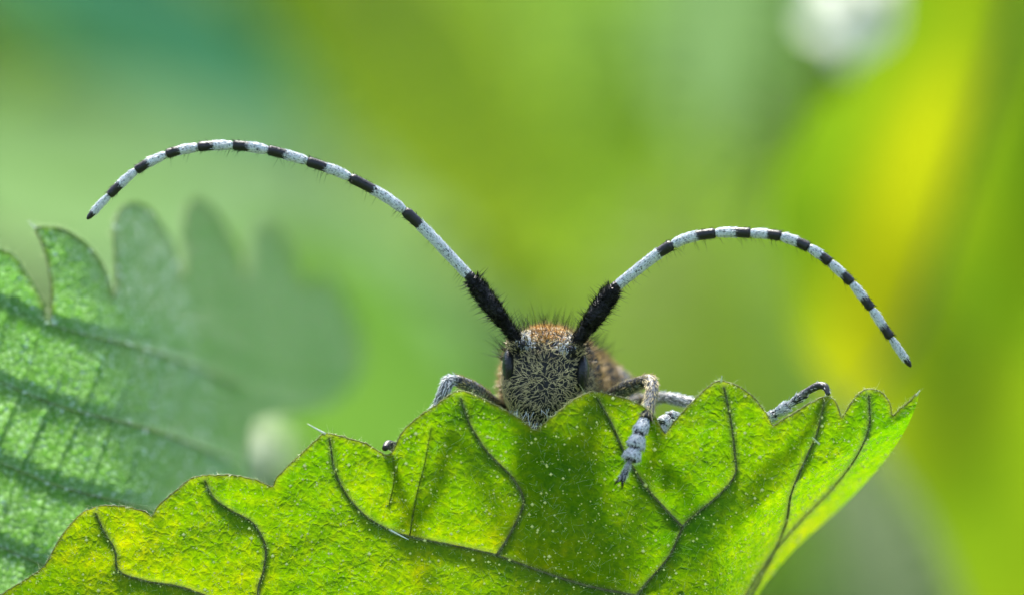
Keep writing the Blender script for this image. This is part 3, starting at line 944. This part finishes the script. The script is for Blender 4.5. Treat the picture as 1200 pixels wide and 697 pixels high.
# -- mouthparts
for s_ in (-1, 1):
    b_ = P(626 + s_ * 9, 497, 0.075)
    v, f = tube(catmull([b_, b_ + [s_ * 0.006, -0.01, -0.02], b_ + [-s_ * 0.012, -0.008, -0.04]], 5), np.linspace(6, 1.5, 11) * S, 8)
    mesh_obj('mandible', v, f, M['scape'], beetle)
# -- wing cases over the abdomen
ax = norm(spine[-1] - spine[26])
upv = norm(np.array([0, 0.62, 0.8])); upv = norm(upv - ax * (ax @ upv)); sv = norm(np.cross(ax, upv))
if sv[0] < 0:
    sv = -sv
for s_ in (-1, 1):
    V, F = [], []
    NU, NV = 40, 16
    for i in range(NU + 1):
        u = i / NU
        k = 24 + u * (len(spine) - 1 - 24)
        c_ = np.array([np.interp(k, range(len(spine)), spine[:, q_]) for q_ in range(3)])
        r_ = max(np.interp(k, range(len(spine)), rad), 40 * S) * 1.09 * (1 - 0.85 * max(0, u - 0.8) ** 2 * 20)
        r_ *= min(1, 0.72 + u * 4)
        for j in range(NV + 1):
            a = (j / NV) * 1.75 * s_ + s_ * 0.015
            rr = r_ * (1 + 0.06 * math.exp(-((j / NV - 0.62) / 0.18) ** 2) * math.exp(-(u / 0.12) ** 2))
            V.append(c_ + ax * 0.1 * u + rr * (math.cos(a) * upv * 0.92 + math.sin(a) * sv * 1.06))
    for i in range(NU):
        for j in range(NV):
            k = i * (NV + 1) + j
            F.append((k, k + 1, k + NV + 2, k + NV + 1))
    mesh_obj('elytron', V, F, M['elytra'], beetle)
    Va = np.array(V); Ta = np.array([t for f_ in F for t in ((f_[0], f_[1], f_[2]), (f_[0], f_[2], f_[3]))])
    hp, hn = sample(Va, Ta, 1800)
    cent = np.array([spine[np.argmin(np.linalg.norm(spine - p_, axis=1))] for p_ in hp])
    hn = norm(hp - cent)
    d = norm(ax[None] + hn * 0.25 + rng.normal(size=hp.shape) * 0.25)
    hv, hf = hairs(hp + hn * 0.001, d, rng.uniform(9, 16, len(hp)) * S, 0.5 * S, bend=-hn * 0.2)
    mesh_obj('elytron_hair', hv, hf, M['gold'], beetle, kind='stuff')

# -- coat of hair on head and pronotum
def body_normal_ok(n):
    return n
pr_c = P(647, 452, 0.42)
isface = lambda c, n: (c[:, 1] < 0.235) & (n[:, 1] < 0.35)
hp, hn = sample(bV, bT, 3300, lambda c, n: isface(c, n) * (c[:, 2] > P(0, 506, .1)[2]) * np.where(c[:, 2] > P(0, 398, .1)[2], 0.4, 1.0))
hx = (hp[:, 0] - P(640, 445, .1)[0]) / (45 * S); hz = (hp[:, 2] - P(640, 450, .1)[2]) / (50 * S)
ang = np.where(hz > 0.35, 1.2 + 0.6 * np.sign(hx) * 0, -0.2)
flow = np.stack([np.sign(hx) * (0.35 + np.abs(hx)), np.zeros_like(hx), np.where(hz > 0.2, 0.7, -0.15 - np.clip(-hz, 0, 1) * 1.2)], 1)
flow = flow + rng.normal(size=hp.shape) * 0.55
flow = norm(flow - hn * np.sum(flow * hn, 1, keepdims=True))
bn = norm(np.cross(hn, flow)) * rng.normal(size=(len(hp), 1)) * 0.35 - hn * 0.35
hv, hf = hairs(hp, norm(flow + hn * 0.42), rng.uniform(6, 12, len(hp)) * S, rng.uniform(0.28, 0.55, len(hp)) * S, bend=bn, segs=4)
mesh_obj('face_hair', hv, hf, M['gold'], beetle, kind='stuff')
# amber crown tuft
hp, hn = sample(bV, bT, 1000, lambda c, n: (np.abs(c[:, 0] - P(643, 0, .1)[0]) < 21 * S) * (c[:, 2] > P(0, 401, .12)[2]) * (c[:, 1] < 0.34))
d = norm(hn * 0.5 + np.array([0, -0.35, -0.2]) + rng.normal(size=hp.shape) * 0.5)
hv, hf = hairs(hp, d, rng.uniform(5, 9, len(hp)) * S, 0.5 * S, bend=-hn * 0.3)
mesh_obj('crown_hair', hv, hf, M['amber'], beetle, kind='stuff')
# pronotum: tawny coat
hp, hn = sample(bV, bT, 4200, lambda c, n: (c[:, 1] > 0.22) & (c[:, 1] < 0.66) & (c[:, 2] > P(0, 520, .4)[2]))
d = norm(hn * 0.7 + np.array([0, -0.5, 0.2]) + rng.normal(size=hp.shape) * 0.5)
hv, hf = hairs(hp, d, rng.uniform(6, 12, len(hp)) * S, 0.45 * S)
mesh_obj('pronotum_hair', hv, hf, M['tawny'], beetle, kind='stuff')
# long erect black hairs on crown and pronotum
hp, hn = sample(bV, bT, 330, lambda c, n: (c[:, 1] > 0.06) & (c[:, 1] < 0.7) & (c[:, 2] > P(0, 425, .2)[2]) & (n[:, 2] > 0.15))
d = norm(hn + np.array([0, -0.1, 0.5]) + rng.normal(size=hp.shape) * 0.3)
hv, hf = hairs(hp, d, rng.uniform(14, 32, len(hp)) * S, 0.42 * S, bend=rng.normal(size=hp.shape) * 0.12, segs=4)
mesh_obj('bristle', hv, hf, M['blackh'], beetle, kind='stuff')
hp, hn = sample(bV, bT, 130, lambda c, n: (c[:, 1] < 0.2) & (c[:, 2] > P(0, 425, .1)[2]) & (np.abs(c[:, 0] - P(640, 0, 0)[0]) > 30 * S))
d = norm(hn + np.array([0, -0.2, 0.2]) + rng.normal(size=hp.shape) * 0.4)
hv, hf = hairs(hp, d, rng.uniform(8, 16, len(hp)) * S, 0.5 * S)
mesh_obj('bristle', hv, hf, M['blackh'], beetle, kind='stuff')
# chin: black and silver fringe
hp, hn = sample(bV, bT, 200, lambda c, n: isface(c, n) * (c[:, 2] < P(0, 478, .1)[2]) * (c[:, 2] > P(0, 506, .1)[2]))
d = norm(np.array([0, -0.35, -0.9]) + hn * 0.35 + rng.normal(size=hp.shape) * 0.3)
hv, hf = hairs(hp, d, rng.uniform(8, 17, len(hp)) * S, 0.5 * S)
mesh_obj('chin_hair', hv, hf, M['whiteh'], beetle, kind='stuff')

for ax_, ay_ in ((617, 396), (664, 401)):
    cc = P(ax_, ay_, 0.09)
    hp, hn = sample(bV, bT, 160, lambda c, n: (np.linalg.norm(c - cc, axis=1) < 13 * S) & (n[:, 1] < 0.3))
    d = norm(hn * 0.35 + np.array([0, -0.2, -0.6]) + rng.normal(size=hp.shape) * 0.4)
    hv, hf = hairs(hp, d, rng.uniform(5, 8, len(hp)) * S, 0.5 * S, bend=-hn * 0.3)
    mesh_obj('brow_hair', hv, hf, M['whiteh'], beetle, kind='stuff')

# -- antennae
def radial_hairs(pts, r, n, lmin, lmax, hr, lean, seed, side=None, mat=None, name='bristle', parent=None):
    rg = np.random.default_rng(seed)
    pts = np.asarray(pts); tan = norm(np.gradient(pts, axis=0))
    i = rg.integers(1, len(pts) - 1, n)
    v = rg.normal(size=(n, 3)); v = norm(v - tan[i] * np.sum(v * tan[i], 1, keepdims=True))
    if side is not None:
        v = norm(v + np.asarray(side) * 1.3)
    root = pts[i] + v * (np.asarray(r)[i] * 0.92)[:, None] + tan[i] * ((rg.random(n) - 0.5) * np.linalg.norm(pts[1] - pts[0]))[:, None]
    d = norm(v * (1 - lean) + tan[i] * lean + rg.normal(size=(n, 3)) * 0.12)
    hv, hf = hairs(root, d, rg.uniform(lmin, lmax, n) * S, hr * S, bend=v * 0.0)
    return mesh_obj(name, hv, hf, mat, parent, kind='stuff')

def antenna(base, scape_end, joints, tipp, y0, y1, side, seed, sc_w):
    an = empty('antenna', None, beetle)
    b = base
    e = P(scape_end[0], scape_end[1], 0.05)
    mid = (b + e) / 2 + np.array([0, -0.012, 0])
    c = catmull([b + norm(b - e) * 0.004, b * 0.7 + e * 0.3, mid, b * 0.25 + e * 0.75, e], 8)
    t = np.linspace(0, 1, len(c))
    r = np.interp(t, [0, 0.08, 0.3, 0.6, 0.85, 0.96, 1], [4.8, 5.6, 8.0, 9.8, 9.6, 8.0, 5.4]) * S * sc_w
    v, f = tube(c, r, 18)
    mesh_obj('scape', v, f, M['scape'], an)
    radial_hairs(c, r, 1700, 4, 8, 0.40, 0.5, seed, mat=M['blackh'], name='scape_hair', parent=an)
    radial_hairs(c, r, 170, 10, 19, 0.34, 0.15, seed + 1, mat=M['blackh'], name='bristle', parent=an)
    # ring of the antenna socket
    v, f = tube([b + norm(b - e) * 0.022, b + norm(b - e) * 0.01, b + norm(e - b) * 0.004], np.array([8.5, 9, 6.5]) * S, 16)
    mesh_obj('socket', v, f, M['scape'], an)
    # pedicel
    allj = [np.array(scape_end, float)] + [np.array(j, float) for j in joints] + [np.array(tipp, float)]
    path2 = catmull(allj, 12)
    dep = np.linspace(y0, y1, len(path2)) + 0.05 * np.sin(np.linspace(0, 3.1, len(path2))) * side
    path = np.array([P(a[0], a[1], y) for a, y in zip(path2, dep)])
    v, f = tube([e - norm(path[3] - e) * 0.008, e, e + norm(path[3] - e) * 0.012, e + norm(path[3] - e) * 0.02], np.array([5.2, 6.4, 6.2, 4.4]) * S, 14)
    mesh_obj('pedicel', v, f, M['scape'], an)
    nseg = len(allj) - 1
    for k in range(nseg):
        i0, i1 = k * 12, (k + 1) * 12
        seg = resample(path[i0:i1 + 1], 1.2 * S)
        t = np.linspace(0, 1, len(seg))
        w = np.interp(k, [0, 1, 4, 8, nseg - 1], [6.0, 5.8, 5.7, 5.0, 4.2]) * S
        if k == 0:
            r = w * np.interp(t, [0, 0.03, 0.5, 0.86, 0.96, 1], [0.75, 0.95, 0.98, 1.08, 1.14, 0.85])
            tone = np.interp(t, [0, 0.02, 0.04, 0.76, 0.80, 1], [1, 0.6, 0.1, 0.22, 1, 1])
        elif k == nseg - 1:
            r = w * np.interp(t, [0, 0.06, 0.6, 0.9, 1], [0.75, 0.95, 1.0, 0.75, 0.3])
            tone = np.interp(t, [0, 0.66, 0.76, 1], [0.0, 0.05, 1, 1])
        else:
            r = w * np.interp(t, [0, 0.05, 0.3, 0.82, 0.95, 1], [0.72, 0.92, 0.98, 1.06, 1.08, 0.8])
            bl = 0.60
            tone = np.interp(t, [0, bl - 0.14, bl + 0.10, 1], [0.0, 0.12, 1, 1])
        v, f = tube(seg, r, 14)
        tn = np.concatenate([np.repeat(tone, 14), tone[:1], tone[-1:]])
        mesh_obj('antenna_segment', v, f, M['band'], an, attr={'tone': tn})
        # fine down lying along the segment
        rg = np.random.default_rng(seed + 50 + k)
        n = int(46 * len(seg) * 0.30)
        i = rg.integers(1, len(seg) - 1, n)
        keep = (tone[i] < 0.5) & (tone[np.minimum(i + rg.integers(0, 5, n), len(seg) - 1)] < 0.5); i = i[keep]
        tan = norm(np.gradient(seg, axis=0))
        vv_ = rg.normal(size=(len(i), 3)); vv_ = norm(vv_ - tan[i] * np.sum(vv_ * tan[i], 1, keepdims=True))
        hv, hf = hairs(seg[i] + vv_ * (r[i] * 0.97)[:, None], norm(tan[i] + vv_ * 0.16 + rg.normal(size=vv_.shape) * 0.1), rg.uniform(4, 7.5, len(i)) * S, 0.32 * S, segs=2)
        mesh_obj('antenna_down', hv, hf, M['whiteh'], an, kind='stuff')
        if k < nseg - 1:
            lo_ = int(len(seg) * (0.8 if k == 0 else 0.62))
            radial_hairs(seg[lo_:], r[lo_:], 46, 3, 6, 0.3, 0.6, seed + 70 + k, mat=M['blackh'], name='band_hair', parent=an)
        if k < 7:
            radial_hairs(seg, r, [26, 16, 12, 8, 6, 5, 4][k], 8, 17, 0.28, 0.25, seed + 90 + k, side=(0, 0, -1), mat=M['blackh'], name='bristle', parent=an)
    return an

LJ = [(474, 247), (410, 208), (360, 189), (314, 176), (273, 170.5), (232, 172.5), (195, 181), (159.5, 200), (128, 229)]
antenna(ANT['l'], (551.5, 325), LJ, (102, 257), 0.05, -0.02, -1, 100, 1.0)
RJ = [(788, 286.5), (838.5, 273.2), (879.5, 273.2), (915, 277), (947.5, 290), (972.5, 307.5), (998, 331.5), (1021.5, 362), (1044, 395.5)]
antenna(ANT['r'], (720.5, 336.5), RJ, (1067.5, 429.5), 0.05, -0.02, -1, 200, 1.08)

# -- legs
def leg_tube(leg, name, pts, radii, mat, tone=None, flat=1.0, sides=14, hair=0, hmat=None, hl=(5, 9), lean=0.75, seed=0, per=8):
    c = catmull(pts, per)
    t = np.linspace(0, 1, len(c))
    r = np.interp(t, np.linspace(0, 1, len(radii)), radii) * S
    v, f = tube(c, r, sides, flat)
    tn = np.zeros(len(c)) if tone is None else np.interp(t, np.linspace(0, 1, len(tone)), tone)
    o = mesh_obj(name, v, f, mat, leg, attr={'tone': np.concatenate([np.repeat(tn, sides), tn[:1], tn[-1:]])})
    if hair:
        rg = np.random.default_rng(seed + len(c))
        tan = norm(np.gradient(c, axis=0)); i = rg.integers(1, len(c) - 1, hair)
        vv_ = rg.normal(size=(hair, 3)); vv_ = norm(vv_ - tan[i] * np.sum(vv_ * tan[i], 1, keepdims=True))
        step = np.linalg.norm(c[-1] - c[0]) / len(c)
        hv, hf = hairs(c[i] + vv_ * (r[i] * 0.95)[:, None] + tan[i] * (rg.random((hair, 1)) - .5) * step, norm(tan[i] * lean + vv_ * (1 - lean) + rg.normal(size=(hair, 3)) * 0.15), rg.uniform(*hl, hair) * S, 0.42 * S)
        mesh_obj('leg_hair', hv, hf, hmat or M['whiteh'], leg, kind='stuff')
    return o

def tarsus(leg, pts, widths, seed=0, pale=0.0):
    """four tarsal pieces with claws; pts are the joints"""
    for k in range(len(pts) - 1):
        a, b = np.array(pts[k]), np.array(pts[k + 1])
        last = k == len(pts) - 2
        w = widths[k]
        if last:
            leg_tube(leg, 'tarsal_segment', [a, (a + b) / 2, b], [w * 0.55, w * 0.7, w], M['legm'], [0.1, 0.3, 0.9, 1], hair=60, seed=seed + k)
        else:
            leg_tube(leg, 'tarsal_segment', [a, a * 0.7 + b * 0.3, a * 0.3 + b * 0.7, b + (b - a) * 0.04], [w * 0.55, w * 0.72, w * 0.86, w * 0.97, w * 1.05, w * 1.0, w * 0.6], M['tarsm'], [1, 0.75, 0.1, 0.0, 0.0, 0.0, 0.3, 1], flat=0.72, hair=200, seed=seed + k, hl=(2.5, 4.5), lean=0.75)
    a, b = np.array(pts[-2]), np.array(pts[-1])
    d = norm(b - a)
    sdv = norm(np.cross(d, [0, 1, 0]))
    for s_ in (-1, 1):
        v, f = tube(catmull([b - d * 0.006, b + d * 0.012 + sdv * s_ * 0.01, b + d * 0.022 + sdv * s_ * 0.012 + np.array([0, 0.012, 0])], 5), np.linspace(2.4, 0.6, 11) * S, 7)
        mesh_obj('claw', v, f, M['scape'], leg)

# right foreleg: over the edge, foot on the front of the leaf
def leg():
    return empty('leg', None, beetle)
g = leg()
leg_tube(g, 'femur', [P(690, 480, 0.36), P(712, 468, 0.26), P(735, 454, 0.16), P(757, 446, 0.08)], [10, 10.5, 9, 7], M['legm'], [0.9, 0.75, 0.55, 0.6], hair=420, hmat=M['gold'], seed=1)
leg_tube(g, 'tibia', [P(757, 444, 0.08), P(763, 447, 0.045), P(764, 458, 0.01), P(760, 476, -0.025), P(757, 491, -0.05)], [6, 7.5, 7.2, 7.2, 7.8], M['legm'], [0.5, 0.2, 0.35, 0.35, 0.4, 0.95], hair=520, seed=2, hmat=M['gold'])
tarsus(g, [P(756, 490, -0.055), P(749, 508, -0.085), P(744, 525, -0.10), P(739, 539, -0.115), P(728, 562, -0.125)], [8.8, 11.0, 11.0, 5.0], 5)
# right middle leg: passes behind a tooth, foot hooks the next tooth
g = leg()
leg_tube(g, 'femur', [P(700, 500, 0.62), P(725, 482, 0.5), P(752, 470, 0.36), P(768, 467, 0.27)], [10, 10, 9, 6.5], M['legm'], [0.7, 0.5, 0.4, 0.6], hair=300, hmat=M['gold'], seed=3)
leg_tube(g, 'tibia', [P(766, 466, 0.27), P(785, 466, 0.22), P(812, 473, 0.18), P(850, 488, 0.14), P(893, 493, 0.06)], [6, 6.6, 6.8, 7, 7.2], M['legm'], [0.5, 0.25, 0.2, 0.2, 0.3, 0.8], hair=520, seed=4)
tarsus(g, [P(893, 494, 0.055), P(908, 485, 0.04), P(924, 475, 0.03), P(938, 465, 0.02)], [6.5, 7.0, 6.0], 15)
leg_tube(g, 'tarsal_segment', [P(934, 467, 0.025), P(945, 459, 0.015), P(958, 452, 0.005), P(967, 453, -0.01), P(970.5, 462, -0.03)], [3.2, 4.2, 4.6, 4.4, 2.4], M['legm'], [0.2, 0.5, 0.85, 1, 1], hair=36, hl=(3, 5), seed=8)
# right hind leg: pale pad showing in the notch
g = leg()
leg_tube(g, 'femur', [P(715, 560, 0.95), P(750, 530, 0.7), P(790, 520, 0.45)], [11, 11, 7], M['legm'], [0.5, 0.4, 0.6], hair=200, seed=9)
leg_tube(g, 'tibia', [P(790, 520, 0.45), P(806, 512, 0.32), P(806, 500, 0.2), P(798, 492, 0.12)], [6.5, 7, 7, 7], M['legm'], [0.4, 0.2, 0.2, 0.3], hair=200, seed=10)
tarsus(g, [P(799, 491, 0.11), P(784, 489, 0.08), P(776, 497, 0.06), P(775, 512, 0.045), P(776, 530, 0.05)], [8.5, 8.5, 7, 4.5], 25)
# left foreleg: knee above the tooth
g = leg()
leg_tube(g, 'femur', [P(598, 486, 0.32), P(578, 473, 0.22), P(556, 455, 0.12), P(534, 445, 0.05)], [9.5, 9, 8, 6.5], M['legm'], [0.8, 0.55, 0.35, 0.55], hair=420, hmat=M['gold'], seed=11)
leg_tube(g, 'tibia', [P(536, 446, 0.05), P(526, 447, 0.04), P(520, 460, 0.03), P(510, 485, 0.05), P(498, 515, 0.06)], [6, 7.2, 7.0, 7, 7.5], M['legm'], [0.5, 0.1, 0.15, 0.2, 0.9], hair=420, seed=12)
tarsus(g, [P(498, 515, 0.06), P(490, 530, 0.06), P(482, 545, 0.06), P(476, 556, 0.06), P(466, 575, 0.06)], [8, 9, 8.5, 4.5], 35)
# left middle leg: claw hooked on the notch
g = leg()
leg_tube(g, 'femur', [P(610, 540, 0.75), P(575, 545, 0.62), P(540, 545, 0.5)], [10, 10, 7], M['legm'], [0.5, 0.4, 0.6], hair=150, seed=13)
leg_tube(g, 'tibia', [P(540, 545, 0.5), P(515, 545, 0.36), P(490, 540, 0.2), P(478, 536, 0.12)], [6.5, 7, 7, 7], M['legm'], [0.4, 0.2, 0.2, 0.5], hair=150, seed=14)
tarsus(g, [P(480, 537, 0.12), P(472, 531, 0.09), P(464, 526, 0.05)], [6.5, 6.0], 45)
leg_tube(g, 'tarsal_segment', [P(468, 530, 0.05), P(461, 523, 0.02), P(455, 521, -0.01), P(451, 525, -0.04)], [5, 6, 5.6, 3.5], M['legm'], [0.5, 0.6, 1, 1], seed=15)
# left hind leg, behind the leaf
g = leg()
leg_tube(g, 'femur', [P(655, 600, 1.0), P(620, 590, 0.8), P(590, 600, 0.55)], [11, 11, 7], M['legm'], [0.5, 0.4, 0.6], seed=16)
leg_tube(g, 'tibia', [P(590, 600, 0.55), P(580, 612, 0.4), P(575, 630, 0.28), P(572, 645, 0.2)], [6.5, 7, 7, 7], M['legm'], [0.4, 0.2, 0.2, 0.5], seed=17)
tarsus(g, [P(572, 645, 0.2), P(568, 660, 0.16), P(564, 675, 0.14), P(560, 690, 0.12), P(556, 704, 0.12)], [8, 8, 7, 4.5], 55)

for o in COL.objects:
    if '_org' in o:
        del o['_org']
